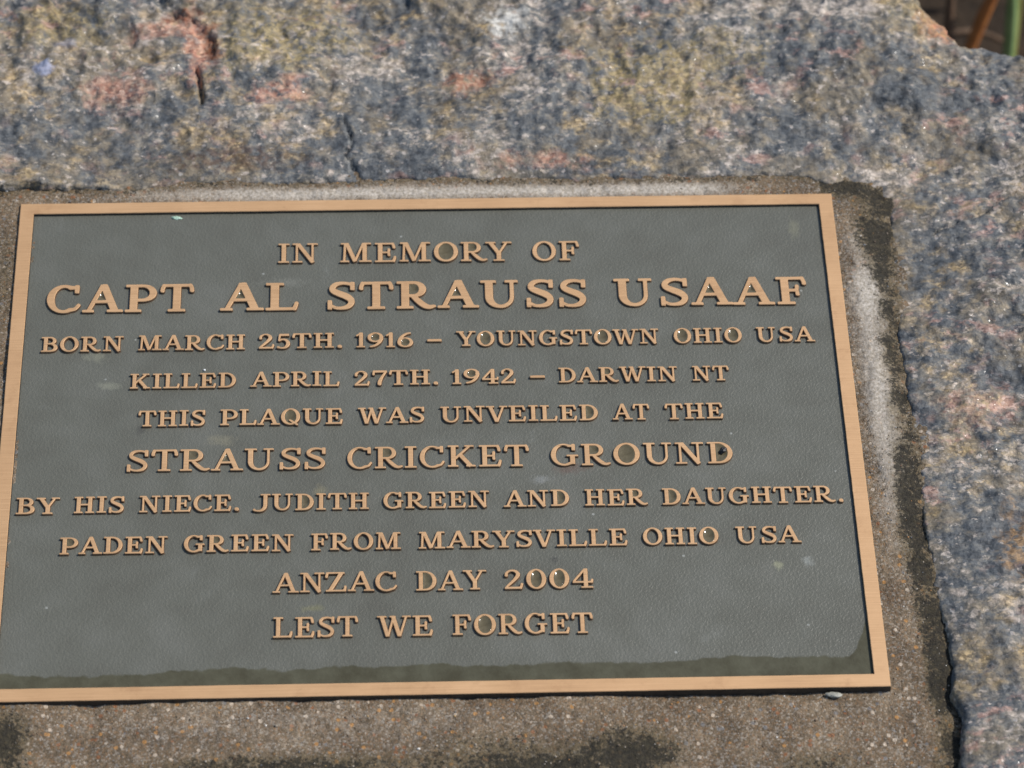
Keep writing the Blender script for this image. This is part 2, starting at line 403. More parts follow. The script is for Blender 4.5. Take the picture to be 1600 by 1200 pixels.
# ------------------------------------------------------------------ boulder
mm = 0.001
RECESS = [(x * mm, y * mm) for x, y in [(-229.9, 153.0), (-211.1, 153.1), (-192.2, 153.6), (-170.1, 153.2), (-148.0, 152.4), (-122.8, 154.9),
  (-102.3, 157.1), (-78.5, 155.4), (-34.2, 156.4), (10.3, 157.7), (42.1, 155.1), (73.9, 155.4), (105.8, 155.7), (131.4, 155.7), (156.9, 155.2),
  (166.7, 157.6), (185.7, 155.6), (198.2, 152.0), (210.9, 150.9), (223.9, 146.5), (228.6, 136.8), (227.8, 120.3), (225.6, 95.9), (226.2, 71.9),
  (224.8, 40.6), (225.2, 10.1), (226.1, -19.6), (225.9, -48.7), (225.4, -77.0), (227.0, -101.3), (229.2, -125.1), (227.9, -148.3), (231.3, -158.2),
  (226.0, -183.9), (229.3, -203.0), (224, -226), (120, -232), (-40, -229), (-200, -232), (-236, -226), (-240, -120), (-236, 60), (-238, 146)]]
OUTLINE = [(x * mm, y * mm) for x, y in [(255, 285.1), (258.5, 271.1), (264.1, 260.9), (269.9, 253.5), (275.5, 244.8), (280.4, 244.3), (286.9, 243.3),
  (291.5, 240.1), (307.9, 239.3), (327.3, 235.9), (360, 231), (400, 200), (432, 120), (445, 0), (425, -150), (380, -260), (200, -305), (-200, -315),
  (-380, -265), (-440, -100), (-425, 100), (-385, 245), (-250, 335), (-50, 352), (120, 345), (225, 335), (248, 306)]]
CR1 = [(-.1160, .2283), (-.1144, .2181), (-.1127, .2058)]
CR2 = [(-.0418, .1947), (-.0385, .1835), (-.0373, .1792), (-.0401, .1715), (-.0372, .1651), (-.0328, .1566)]
CR3 = [(-.1327, .2768), (-.1230, .2652), (-.1112, .2537), (-.1067, .2446), (-.1083, .2335)]
CR4 = [(.248, .118), (.272, .128), (.300, .146)]
CR5 = [(.232, -.140), (.246, -.158), (.262, -.166)]

def build_boulder():
    def axis(lo, a, b, hi, fine, coarse):
        return np.concatenate([np.linspace(lo, a, int((a - lo) / coarse))[:-1], np.linspace(a, b, int((b - a) / fine)),
                               np.linspace(b, hi, int((hi - b) / coarse))[1:]])
    xs = axis(-0.60, -0.245, 0.335, 0.60, 0.00105, 0.008)
    ys = axis(-0.48, -0.205, 0.305, 0.52, 0.00105, 0.008)
    X, Y = np.meshgrid(xs, ys)
    wob = 0.0022 * fbm(X, Y, 90, 3) + 0.003 * fbm(X, Y, 25, 2, ox=5)
    so = poly_sd(X, Y, OUTLINE) + wob
    sm = poly_sd(X, Y, RECESS) + 0.0022 * fbm(X, Y, 45, 3, ox=9) + 0.0009 * fbm(X, Y, 260, 3, 0.65, ox=19)
    top = 0.0065 + 0.009 * fbm(X, Y, 9, 3, ox=2) + 0.0034 * fbm(X, Y, 38, 3, ox=4)
    rid = 1 - np.abs(fbm(X, Y, 55, 3, ox=21)) * 2
    top = top + 0.0022 * rid + 0.0017 * fbm(X, Y, 150, 2, 0.55, ox=31) + 0.0004 * fbm(X, Y, 380, 1, 0.6, ox=41)
    # keep the lip close to the mortar level
    near = np.exp(-np.clip(-sm, 0, 1) / 0.028)
    lip = 0.0030 - 0.0016 * sstep(0.19, 0.21, X) + 0.0030 * sstep(-0.08, -0.16, Y) * (X > 0.2) + 0.005 * sstep(-0.15, -0.20, X) * (Y > 0.1) \
        + 0.0018 * fbm(X, Y, 40, 3, ox=51) + 0.0010 * fbm(X, Y, 160, 3, ox=61)
    top = top * (1 - near) + lip * near
    top -= (0.0010 + 0.0012 * sstep(-0.06, -0.14, Y)) * np.exp(-np.clip(-sm, 0, 1) / 0.0014) * (0.5 + 0.9 * fbm(X, Y, 60, 2, ox=71))
    # cracks and scarp
    for c, wd, dp in ((CR1, .0011, .006), (CR2, .0007, .003), (CR3, .0008, .0026), (CR4, .0008, .003)):
        d = line_d(X + 0.0012 * fbm(X, Y, 200, 2), Y + 0.0012 * fbm(X, Y, 200, 2, ox=3), c)
        top -= dp * np.exp(-(d / wd) ** 2)
    scarp = poly_sd(X + 0.002 * fbm(X, Y, 140, 3), Y, [(-.137, .31), (-.1327, .2768), (-.1230, .2652), (-.1112, .2537), (-.1060, .2446), (-.1083, .2335), (-.116, .228),
                                                    (-.150, .235), (-.19, .262), (-.20, .31)])
    top -= 0.0038 * sstep(-0.0005, 0.003, scarp) * sstep(0.03, 0.008, scarp)
    s = sstep(0.0, 0.0022, sm)
    z = top * (1 - s) + (-0.018) * s
    z = z - 0.010 * np.exp(-np.clip(so, 0, 1) / 0.008)
    out = np.clip(-so, 0, 1)
    z = np.where(so < 0, z - out * 5.5 + 0.02 * fbm(X, Y, 25, 3) * sstep(0, 0.02, out), z)
    z = np.clip(z, -0.495, None)
    zc = (z[:-1, :-1] + z[1:, :-1] + z[:-1, 1:] + z[1:, 1:]) / 4
    smc = sm[:-1, :-1]
    keep = (zc > -0.4949) & (smc < 0.02)
    o = grid_obj('granite_boulder', X, Y, z, keep, M_ROCK)
    tag(o, 'rough grey, ochre and pink speckled granite boulder around the mortar bed and bronze plaque', 'boulder')
build_boulder()

# ------------------------------------------------------------------ mortar
def mortar_height(X, Y):
    sm = poly_sd(X, Y, RECESS)
    z = 0.0012 + 0.0016 * fbm(X, Y, 22, 3, ox=81) + 0.0007 * fbm(X, Y, 110, 3, 0.6, ox=91) + 0.00035 * fbm(X, Y, 420, 2, 0.7, ox=95)
    z = z + 0.0010 * sstep(-0.17, -0.21, X) + 0.0014 * sstep(0.135, 0.150, Y) * sstep(0.21, 0.19, X)
    z = z - 0.0016 * sstep(-0.132, -0.142, Y) * sstep(-0.1, 0.2, X)
    groove = np.exp(-np.clip(sm, 0, 1) / 0.005)
    z = z - (0.0004 + 0.0024 * sstep(-0.07, -0.15, Y)) * groove * sstep(0.19, 0.20, X) * 0.7
    z = z + 0.0022 * np.exp(-((X - 0.212) / 0.008) ** 2) * sstep(-0.10, 0.02, Y) * sstep(0.15, 0.13, Y)
    return np.minimum(z, 0.0027 + 0.0003 * fbm(X, Y, 300, 2)), sm

def build_mortar():
    st = 0.0008
    xs = np.arange(-0.243, 0.237, st); ys = np.arange(-0.232, 0.166, st)
    X, Y = np.meshgrid(xs, ys)
    z, sm = mortar_height(X, Y)
    g = lambda x, y, sx, sy: np.exp(-((X - x) / sx) ** 2 - ((Y - y) / sy) ** 2)
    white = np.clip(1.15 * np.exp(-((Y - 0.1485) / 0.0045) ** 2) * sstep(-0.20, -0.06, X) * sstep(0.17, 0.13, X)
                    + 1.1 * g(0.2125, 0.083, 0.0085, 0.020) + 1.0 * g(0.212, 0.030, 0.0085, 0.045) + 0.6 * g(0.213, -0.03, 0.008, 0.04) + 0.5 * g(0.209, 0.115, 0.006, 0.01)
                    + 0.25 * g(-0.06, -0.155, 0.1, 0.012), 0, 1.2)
    right = (X > 0.195)
    pat = 0.95 + 1.0 * fbm(X, Y, 70, 3, ox=131)
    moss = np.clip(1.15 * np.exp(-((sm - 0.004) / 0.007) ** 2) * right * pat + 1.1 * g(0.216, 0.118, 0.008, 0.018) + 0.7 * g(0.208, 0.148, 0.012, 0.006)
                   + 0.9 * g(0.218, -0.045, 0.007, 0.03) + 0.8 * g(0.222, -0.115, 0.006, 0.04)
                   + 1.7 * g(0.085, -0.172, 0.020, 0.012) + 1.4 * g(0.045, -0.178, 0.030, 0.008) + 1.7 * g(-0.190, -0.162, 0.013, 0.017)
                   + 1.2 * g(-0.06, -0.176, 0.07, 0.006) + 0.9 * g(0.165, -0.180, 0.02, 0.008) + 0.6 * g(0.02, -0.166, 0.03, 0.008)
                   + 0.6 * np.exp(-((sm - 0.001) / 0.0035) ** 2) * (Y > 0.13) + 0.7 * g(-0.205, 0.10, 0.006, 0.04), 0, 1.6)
    inside = (np.abs(X) < 0.192) & (np.abs(Y) < 0.135)
    keep = ~(inside[:-1, :-1] & inside[1:, 1:]) & (sm[:-1, :-1] > -0.006)
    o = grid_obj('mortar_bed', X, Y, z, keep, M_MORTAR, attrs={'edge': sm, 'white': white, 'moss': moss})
    tag(o, 'brown sandy mortar bed with dark growth, filling the recess between boulder and plaque', 'mortar')
    return white, moss
build_mortar()

def build_grit():
    k = NT('sand_grit'); at = k.n('Attribute', 0, attribute_name='tint')
    mat = k.fin(Base_Color=at, Roughness=0.45)
    bm = bmesh.new(); bmesh.ops.create_icosphere(bm, subdivisions=1, radius=1.0)
    bv = np.array([v.co[:] for v in bm.verts]); bf = np.array([[v.index for v in f.verts] for f in bm.faces]); bm.free()
    rs = np.random.RandomState(5)
    N = 17000
    x = rs.uniform(-0.242, 0.233, N); y = rs.uniform(-0.225, 0.160, N)
    sm = poly_sd(x, y, RECESS)
    ok = (sm > 0.0005) & ~((np.abs(x) < 0.2006) & (np.abs(y) < 0.1437))
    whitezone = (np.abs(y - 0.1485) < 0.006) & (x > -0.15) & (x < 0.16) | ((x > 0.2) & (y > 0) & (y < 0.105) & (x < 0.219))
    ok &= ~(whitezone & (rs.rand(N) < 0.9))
    dark = ((x > 0.2) & (sm < 0.013)) | (((x - 0.088) / 0.022) ** 2 + ((y + 0.174) / 0.014) ** 2 < 1) | (((x + 0.19) / 0.014) ** 2 + ((y + 0.164) / 0.018) ** 2 < 1)
    ok &= ~(dark & (rs.rand(N) < 0.3))
    x = x[ok]; y = y[ok]; n = len(x)
    z, _ = mortar_height(x[None], y[None]); z = z[0]
    r = 0.00013 + 0.00030 * rs.rand(n) ** 3.0 + 0.00045 * (rs.rand(n) < 0.05) * rs.rand(n)
    sc = rs.uniform(0.7, 1.35, (n, 3)); sc[:, 2] *= 0.8
    V = bv[None] * (1 + rs.uniform(-0.18, 0.18, (n, len(bv), 1))) * sc[:, None] * r[:, None, None]
    V += np.stack([x, y, z + r * 0.15], -1)[:, None]
    Fs = (bf[None] + (np.arange(n) * len(bv))[:, None, None]).reshape(-1, 3)
    me = bpy.data.meshes.new('sand_grit')
    me.vertices.add(n * len(bv)); me.vertices.foreach_set('co', V.reshape(-1).astype(np.float32))
    m = len(Fs); me.loops.add(m * 3); me.polygons.add(m)
    me.loops.foreach_set('vertex_index', Fs.ravel().astype(np.int32))
    me.polygons.foreach_set('loop_start', np.arange(0, m * 3, 3, dtype=np.int32))
    me.polygons.foreach_set('use_smooth', np.ones(m, bool))
    me.update(calc_edges=True)
    pal = np.array([lin(150, 138, 122), lin(112, 98, 82), lin(88, 72, 56), lin(196, 184, 168), lin(228, 222, 212), lin(168, 122, 76), lin(138, 96, 74), lin(120, 122, 124), lin(196, 158, 100)])
    pi = rs.choice(len(pal), n, p=[.25, .25, .20, .10, .04, .05, .02, .06, .03])
    cc = pal[pi]; cc[:, :3] *= rs.uniform(0.75, 1.15, (n, 1))
    a = me.attributes.new('tint', 'FLOAT_COLOR', 'POINT')
    a.data.foreach_set('color', np.repeat(cc, len(bv), 0).ravel().astype(np.float32))
    me.materials.append(mat)
    o = bpy.data.objects.new('sand_grit', me); COL.objects.link(o)
    tag(o, 'loose and embedded sand grains over the mortar', kind='stuff')
build_grit()

# ------------------------------------------------------------------ plaque
HW, HH = 0.2, 0.14306
IW, IH = 0.1932, 0.1364
ZT, ZP = 0.0040, 0.0024
plaque = bpy.data.objects.new('memorial_plaque', None)
COL.objects.link(plaque)
tag(plaque, 'rectangular bronze memorial plaque with raised lettering and border on dark grey ground', 'plaque')

def build_frame():
    n = 110
    rs = np.random.RandomState(3)
    t = np.linspace(0, 1, n, endpoint=False)
    per = []
    for (ax, ay), (bx, by) in (((-1, -1), (1, -1)), ((1, -1), (1, 1)), ((1, 1), (-1, 1)), ((-1, 1), (-1, -1))):
        per += [(ax + (bx - ax) * s, ay + (by - ay) * s) for s in t]
    per = np.array(per)
    N = len(per)
    prof = [(1, -0.0060, 0.0006), (1, ZT - 0.0008, 0.0001), (1, ZT - 0.00022, 0.0), (1, ZT, -0.00025), (0, ZT, 0.00022), (0, ZT - 0.0003, 0.0), (0, ZP + 0.0005, -0.0002), (0, ZP - 0.0004, -0.0003)]
    V = []
    a = np.arange(N) / N * 400
    for j, (o, z, off) in enumerate(prof):
        w, h = (HW, HH) if o else (IW, IH)
        jit = 0.00009 * perlin(a * 0.9 + (0 if o else 50), np.full(N, 0.5 + (3 if o else 7))) + 0.00005 * perlin(a * 3.1, np.full(N, 9.5 + (3 if o else 7)))
        V.append(np.stack([per[:, 0] * (w + off + jit), per[:, 1] * (h + off + jit), np.full(N, z)], -1))
    V = np.concatenate(V)
    F = []; mi = []
    for j in range(len(prof) - 1):
        for i in range(N):
            k = (i + 1) % N
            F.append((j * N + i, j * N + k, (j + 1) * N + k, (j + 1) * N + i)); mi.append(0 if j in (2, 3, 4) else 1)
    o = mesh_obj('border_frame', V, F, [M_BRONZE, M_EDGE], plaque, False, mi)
    return o
build_frame()

def build_plate():
    xs = np.linspace(-IW - 0.0011, IW + 0.0011, 150); ys = np.linspace(-IH - 0.0011, IH + 0.0011, 110)
    X, Y = np.meshgrid(xs, ys)
    Z = ZP + 0.00012 * fbm(X, Y, 30, 3, ox=7)
    o = grid_obj('back_plate', X, Y, Z, np.ones((109, 149), bool), M_PLATE)
    o.parent = plaque
build_plate()

# --- lettering: each glyph drawn as strokes into a distance field, then outlined
class Glyph:
    H = 1 / 60.0
    def __init__(self, s, t, f):
        self.s, self.t, self.f = s, t, f
        self.xs = np.arange(-0.25, 1.75, self.H); self.ys = np.arange(-0.25, 1.25, self.H)
        self.X, self.Y = np.meshgrid(self.xs, self.ys)
        self.D = np.full(self.X.shape, 9.0); self.r = 0.028
    def add(self, d): self.D = np.minimum(self.D, d)
    def R(self, x0, y0, x1, y1, r=None):
        r = self.r if r is None else r
        qx = np.abs(self.X - (x0 + x1) / 2) - (x1 - x0) / 2 + r; qy = np.abs(self.Y - (y0 + y1) / 2) - (y1 - y0) / 2 + r
        self.add(np.hypot(np.maximum(qx, 0), np.maximum(qy, 0)) + np.minimum(np.maximum(qx, qy), 0) - r)
    def bar(self, x0, y0, x1, y1, w, r=None):
        r = self.r if r is None else r
        L = math.hypot(x1 - x0, y1 - y0); ux, uy = (x1 - x0) / L, (y1 - y0) / L
        px, py = self.X - (x0 + x1) / 2, self.Y - (y0 + y1) / 2
        qx = np.abs(px * ux + py * uy) - L / 2 + r; qy = np.abs(-px * uy + py * ux) - w / 2 + r
        self.add(np.hypot(np.maximum(qx, 0), np.maximum(qy, 0)) + np.minimum(np.maximum(qx, qy), 0) - r)
    def pl(self, pts, smooth=True):
        p = np.array(pts, float)
        if smooth and len(p) > 2:
            e = np.vstack([2 * p[0] - p[1], p, 2 * p[-1] - p[-2]]); out = []
            for i in range(1, len(e) - 2):
                for u in np.linspace(0, 1, 6, endpoint=False):
                    a, b, c, d = e[i - 1:i + 3]
                    out.append(0.5 * (2 * b + (c - a) * u + (2 * a - 5 * b + 4 * c - d) * u * u + (3 * b - a - 3 * c + d) * u ** 3))
            p = np.vstack([out, p[-1:]])
        for a, b in zip(p[:-1], p[1:]):
            ex, ey = b[0] - a[0], b[1] - a[1]; l2 = ex * ex + ey * ey + 1e-12
            u = np.clip(((self.X - a[0]) * ex + (self.Y - a[1]) * ey) / l2, 0, 1)
            self.add(np.hypot(self.X - a[0] - ex * u, self.Y - a[1] - ey * u) - (a[2] + (b[2] - a[2]) * u) / 2)
    def arc(self, cx, cy, rx, ry, a0, a1, s=None, t=None, tilt=0):
        s = self.s if s is None else s; t = self.t if t is None else t
        th = np.radians(np.linspace(a0, a1, 40))
        self.pl(np.stack([cx + rx * np.cos(th), cy + ry * np.sin(th), t + (s - t) * np.cos(th - math.radians(tilt)) ** 2], -1), False)
    def stem(self, x, top=(-.15, .15), bot=(-.15, .15)):
        s, f = self.s, self.f
        self.R(x - s / 2, 0, x + s / 2, 1)
        if top: self.R(x - s / 2 + top[0], 1 - f, x + s / 2 + top[1], 1)
        if bot: self.R(x - s / 2 + bot[0], 0, x + s / 2 + bot[1], f)
    def loops(self):
        D = self.D
        # soften inner joins a little, as cast metal
        xs, ys, h = self.xs, self.ys, self.H
        S = D < 0
        segs = {}
        ny, nx = D.shape
        c = S[:-1, :-1].astype(int) + 2 * S[:-1, 1:] + 4 * S[1:, 1:] + 8 * S[1:, :-1]
        T = {1: [(3, 0)], 2: [(0, 1)], 3: [(3, 1)], 4: [(1, 2)], 5: [(3, 0), (1, 2)], 6: [(0, 2)], 7: [(3, 2)], 8: [(2, 3)], 9: [(2, 0)], 10: [(0, 1), (2, 3)],
             11: [(2, 1)], 12: [(1, 3)], 13: [(1, 0)], 14: [(0, 3)]}
        def key(j, i, e):
            return [('h', j, i), ('v', j, i + 1), ('h', j + 1, i), ('v', j, i)][e]
        for j, i in np.argwhere((c > 0) & (c < 15)):
            for a, b in T[c[j, i]]: segs[key(j, i, a)] = key(j, i, b)
        def pt(k):
            o, j, i = k
            if o == 'h':
                a, b = D[j, i], D[j, i + 1]; u = a / (a - b); return (xs[i] + u * h, ys[j])
            a, b = D[j, i], D[j + 1, i]; u = a / (a - b); return (xs[i], ys[j] + u * h)
        out = []
        while segs:
            k0 = next(iter(segs)); k = k0; lp = []
            while k in segs:
                lp.append(pt(k)); k = segs.pop(k)
            if len(lp) > 6: out.append(simplify(np.array(lp), 0.0035))
        return out
    def grad(self, p):
        gy, gx = np.gradient(self.D, self.H)
        i = np.clip(((p[:, 0] - self.xs[0]) / self.H).round().astype(int), 0, len(self.xs) - 1)
        j = np.clip(((p[:, 1] - self.ys[0]) / self.H).round().astype(int), 0, len(self.ys) - 1)
        g = np.stack([gx[j, i], gy[j, i]], -1)
        return g / (np.linalg.norm(g, axis=1, keepdims=True) + 1e-9)

def simplify(P, tol):
    keep = np.zeros(len(P), bool); a = 0; b = int(np.argmax(((P - P[0]) ** 2).sum(1)))
    keep[[a, b]] = True
    Q = np.vstack([P, P[:1]])
    st = [(a, b), (b, len(P))]
    while st:
        i, j = st.pop()
        if j - i < 2: continue
        d = Q[j] - Q[i]; L = np.hypot(*d) + 1e-12
        w = Q[i + 1:j] - Q[i]
        e = np.abs(w[:, 0] * d[1] - w[:, 1] * d[0]) / L
        m = int(np.argmax(e))
        if e[m] > tol or (j - i) > 14:
            if e[m] <= tol: m = (j - i) // 2 - 1
            keep[i + 1 + m] = True; st += [(i, i + 1 + m), (i + 1 + m, j)]
    return P[keep]

def draw(ch, s, t, f):
    g = Glyph(s, t, f); R, bar, pl, arc = g.R, g.bar, g.pl, g.arc
    tc = 1 - t / 2; bc = t / 2
    w = 1.0
    if ch == 'A':
        w = 1.15
        bar(.15, -.02, .555, 1.0, t * 1.12); bar(.565, 1.02, .945, -.02, s * .98); R(.30, .33, .78, .33 + t)
        R(0, 0, .33, f); R(.70, 0, 1.15, f)
        g.D = np.maximum(g.D, -g.Y); g.D = np.maximum(g.D, g.Y - 1.02)
    elif ch == 'B':
        w = .88; x = .15 + s / 2; g.stem(x, (-.13, .05), (-.13, .05))
        m = .53; R(.2, 1 - t, .48, 1); R(.2, m - t / 2, .5, m + t / 2); R(.2, 0, .5, t)
        arc(.46, (tc + m) / 2, .26, (tc - m) / 2, 90, -90, s * .9); arc(.48, (bc + m) / 2, .31, (m - bc) / 2, 90, -90, s)
    elif ch in 'CG':
        w = .93 if ch == 'C' else 1.0
        rx = .47 - s / 2 + .01
        arc(.47, .5, rx, .5 - t / 2 + .015, 62, 300)
        pl([(.47 + rx * math.cos(math.radians(62)), .5 + (.5 - t / 2 + .015) * math.sin(math.radians(62)), t * 1.4), (.80, .90, t)])
        bar(.83, 1.0, .83, .70, .125)
        if ch == 'C':
            pl([(.47 + rx * .5, .5 - (.5 - t / 2 + .015) * .866, t * 1.3), (.80, .13, t), (.90, .27, t)])
        else:
            R(.70, .06, .70 + s, .45); R(.57, .42, 1.0, .42 + f); pl([(.47 + rx * .5, .5 - (.5 - t / 2 + .015) * .866, t * 1.3), (.8, .12, t * 1.2)])
    elif ch == 'D':
        w = .95; x = .15 + s / 2; g.stem(x, (-.13, .05), (-.13, .05)); R(.2, 1 - t, .46, 1); R(.2, 0, .46, t)
        arc(.43, .5, .95 - .43 - s / 2, .5 - t / 2, 90, -90)
    elif ch in 'EFL':
        w = {'E': .86, 'F': .84, 'L': .86}[ch]; x = .14 + s / 2
        g.stem(x, (-.13, .06 if ch != 'L' else .13), (-.13, .06 if ch != 'F' else .15))
        if ch != 'L':
            R(.2, 1 - f * 1.1, .78, 1); pl([(.74, .95, .12), (.78, .84, .11), (.79, .76, .12)])
            R(.2, .46, .58, .46 + t * .95); pl([(.585, .66, .11), (.575, .51, .09), (.585, .36, .11)])
        if ch != 'F':
            R(.2, 0, .80, f * 1.1); pl([(.77, .05, .12), (.81, .17, .11), (.83, .26, .10)])
    elif ch == 'H':
        w = 1.06; g.stem(.24, (-.12, .12), (-.12, .12)); g.stem(.82, (-.12, .12), (-.12, .12)); R(.2, .47, .85, .47 + t)
    elif ch == 'I':
        w = .30 + s; g.stem(w / 2, (-.14, .14), (-.14, .14))
    elif ch == 'J':
        w = .95; x = .62; g.R(x - s / 2, .3, x + s / 2, 1); R(x - s / 2 - .15, 1 - f, x + s / 2 + .15, 1)
        pl([(x, .36, s), (x - .03, .17, s * .92), (x - .16, .02, s * .7), (x - .34, -.03, t * 1.1), (x - .5, .0, t * 1.1), (x - .555, .04, t * 1.5)])
    elif ch == 'K':
        w = 1.08; x = .14 + s / 2; g.stem(x, (-.13, .12), (-.13, .10))
        bar(.30, .38, .86, .97, t); bar(.46, .60, .90, .02, s * .95); R(.66, 1 - f, 1.02, 1); R(.72, 0, 1.08, f)
    elif ch == 'M':
        w = 1.27
        bar(.155, 0, .195, 1, t * 1.05); R(0, 0, .36, f); R(.02, 1 - f, .28, 1)
        bar(.25, 1.0, .60, .03, s * .92); bar(.60, .05, .93, .98, t)
        R(.905, 0, .905 + s * .95, 1); R(.77, 0, 1.27, f); R(.9, 1 - f, 1.25, 1)
        g.D = np.maximum(g.D, g.Y - 1.0)
    elif ch == 'N':
        w = 1.06
        R(.14, 0, .14 + t, 1); R(0, 0, .42, f); R(0, 1 - f, .3, 1); bar(.22, 1.0, .86, .0, s * .95)
        R(.80, .02, .80 + t, 1); R(.62, 1 - f, 1.06, 1)
        g.D = np.maximum(g.D, np.maximum(g.Y - 1.0, -g.Y - .03))
        g.D = np.maximum(g.D, g.X - (.80 + t) if False else g.D)
    elif ch in 'O0Q':
        w = .98 if ch != '0' else .82
        arc(w / 2, .5, w / 2 - s / 2, .5 - t / 2 + .018, 0, 360, None, t, 8 if ch != '0' else 0)
        if ch == 'Q': pl([(.46, .27, t), (.60, .17, t * 1.3), (.82, .0, t * 1.2)])
    elif ch in 'PR':
        w = .92 if ch == 'P' else 1.12; x = .15 + s / 2
        g.stem(x, (-.13, .05), (-.13, .12)); m = .43 if ch == 'P' else .47
        R(.2, 1 - t, .52, 1); R(.2, m - t / 2, .52, m + t / 2)
        xr = .90 if ch == 'P' else .84
        arc(.50, (tc + m) / 2, xr - .50 - s * .45, (tc - m) / 2, 90, -90, s * .92)
        if ch == 'R': pl([(.48, .44, t * 1.3), (.62, .28, s * .85), (.78, .115, s * .85), (.92, .05, t * 1.4), (1.06, .085, t * .9)])
    elif ch == 'S':
        w = .80
        pl([(.68, .90, t), (.56, .945, t), (.40, .96, t * 1.05), (.24, .915, t * 1.35), (.145, .80, s * .75), (.18, .675, s * .85), (.34, .575, s * .95), (.54, .47, s),
            (.665, .34, s * .85), (.66, .20, s * .75), (.56, .09, t * 1.4), (.40, .045, t * 1.05), (.24, .06, t), (.12, .13, t)])
        bar(.70, 1.0, .70, .70, .12); bar(.075, .0, .075, .34, .12)
    elif ch == 'T':
        w = .95; x = .475
        R(.06, 1 - f * 1.1, .89, 1); pl([(.10, .95, .12), (.06, .85, .11), (.055, .76, .12)]); pl([(.85, .95, .12), (.89, .85, .11), (.895, .76, .12)])
        g.stem(x, None, (-.14, .14))
    elif ch == 'U':
        w = 1.05; xl = .13 + s / 2; xr = .82 + t / 2
        R(xl - s / 2, .36, xl + s / 2, 1); R(0, 1 - f, .44, 1); R(xr - t / 2, .36, xr + t / 2, 1); R(.68, 1 - f, 1.05, 1)
        th = np.radians(np.linspace(180, 360, 30)); cx = (xl + xr) / 2; rx = (xr - xl) / 2
        u = np.linspace(0, 1, 30)
        wd = np.where(u < .5, s + (t * 1.15 - s) * sstep(0.05, .5, u), t * 1.15 + (t - t * 1.15) * (u - .5) * 2)
        pl(np.stack([cx + rx * np.cos(th), .40 + (.40 - t / 2 + .01) * np.sin(th), wd], -1), False)
    elif ch == 'V':
        w = 1.08; bar(.20, 1.0, .55, -.02, s * .98); bar(.56, .0, .88, 1.0, t * 1.05); R(0, 1 - f, .42, 1); R(.68, 1 - f, 1.08, 1)
        g.D = np.maximum(g.D, np.maximum(-g.Y - .02, g.Y - 1))
    elif ch == 'W':
        w = 1.46; bar(.19, 1.0, .46, -.02, s * .95); bar(.47, .0, .72, .99, t); bar(.68, 1.0, .97, -.02, s * .95); bar(.98, .0, 1.26, 1.0, t)
        R(0, 1 - f, .40, 1); R(.54, 1 - f, .80, 1); R(1.08, 1 - f, 1.46, 1); g.D = np.maximum(g.D, np.maximum(-g.Y - .02, g.Y - 1))
    elif ch == 'Y':
        w = 1.08; bar(.19, 1.0, .53, .42, s * .95); bar(.57, .44, .88, 1.0, t); R(.545 - s / 2, 0, .545 + s / 2, .5)
        R(.545 - s / 2 - .14, 0, .545 + s / 2 + .14, f); R(0, 1 - f, .42, 1); R(.70, 1 - f, 1.08, 1); g.D = np.maximum(g.D, g.Y - 1)
    elif ch == 'Z':
        w = .95; R(.06, 1 - f * 1.1, .86, 1); pl([(.10, .95, .12), (.07, .84, .10), (.06, .76, .11)])
        bar(.74, 1.0, .20, 0, s * .95); R(.04, 0, .90, f * 1.1); pl([(.86, .05, .12), (.89, .16, .10), (.90, .25, .10)])
        g.D = np.maximum(g.D, np.maximum(-g.Y, g.Y - 1))
    elif ch == '1':
        w = .30 + s; x = w / 2 + .02; g.stem(x, None, (-.14, .12)); pl([(x - .02, .94, t), (x - .22, .80, t * .9)])
    elif ch == '2':
        w = .80
        pl([(.12, .70, t * 1.5), (.14, .84, t * 1.2), (.28, .94, t), (.45, .94, t * 1.3), (.585, .84, s * .85), (.60, .70, s * .9), (.50, .53, s * .75), (.34, .34, t * 1.3), (.14, .13, t)])
        R(.05, 0, .74, f * 1.35); pl([(.70, .05, .12), (.74, .15, .10), (.76, .25, .10)])
    elif ch == '4':
        w = .86; R(.48, 0, .48 + s * .95, 1); bar(.06, .34, .53, .97, t * 1.05); R(.02, .26, .84, .26 + t * 1.05); R(.36, 0, .86, f)
        pl([(.80, .30, .1), (.83, .42, .09)]); g.D = np.maximum(g.D, g.Y - 1)
    elif ch == '5':
        w = .76; R(.18, .86, .66, 1); bar(.21, .95, .17, .52, t)
        pl([(.175, .55, t), (.34, .62, t), (.52, .575, s * .75), (.62, .42, s * .95), (.605, .24, s * .95), (.48, .085, t * 1.4), (.30, .045, t), (.13, .10, t * 1.3)])
    elif ch in '69':
        w = .84
        arc(.45, .32, .42 - s / 2, .32 - t / 2 + .01, 0, 360, s * .9)
        pl([(.70, .945, t), (.48, .88, t * 1.25), (.27, .70, s * .75), (.15, .45, s * .95), (.16, .30, s * .9)])
        if ch == '9':
            c = Glyph(s, t, f)
            from_x = .84 - g.X; from_y = 1 - g.Y
            i = np.clip(((from_x - g.xs[0]) / g.H), 0, len(g.xs) - 1.001); j = np.clip(((from_y - g.ys[0]) / g.H), 0, len(g.ys) - 1.001)
            i0 = i.astype(int); j0 = j.astype(int); u = i - i0; v = j - j0
            D = g.D
            g.D = (D[j0, i0] * (1 - u) + D[j0, i0 + 1] * u) * (1 - v) + (D[j0 + 1, i0] * (1 - u) + D[j0 + 1, i0 + 1] * u) * v
    elif ch == '7':
        w = .78; R(.04, .865, .74, 1); pl([(.08, .95, .12), (.06, .84, .10), (.055, .74, .11)]); pl([(.68, .90, t), (.50, .58, s * .7), (.38, .28, s * .95), (.36, .09, s)])
    elif ch == '-':
        w = .76; R(0, .34, .76, .34 + .15)
    elif ch == '.':
        w = .22; g.r = .1; R(0.0, 0, .22, .2, .09)
    return g, w

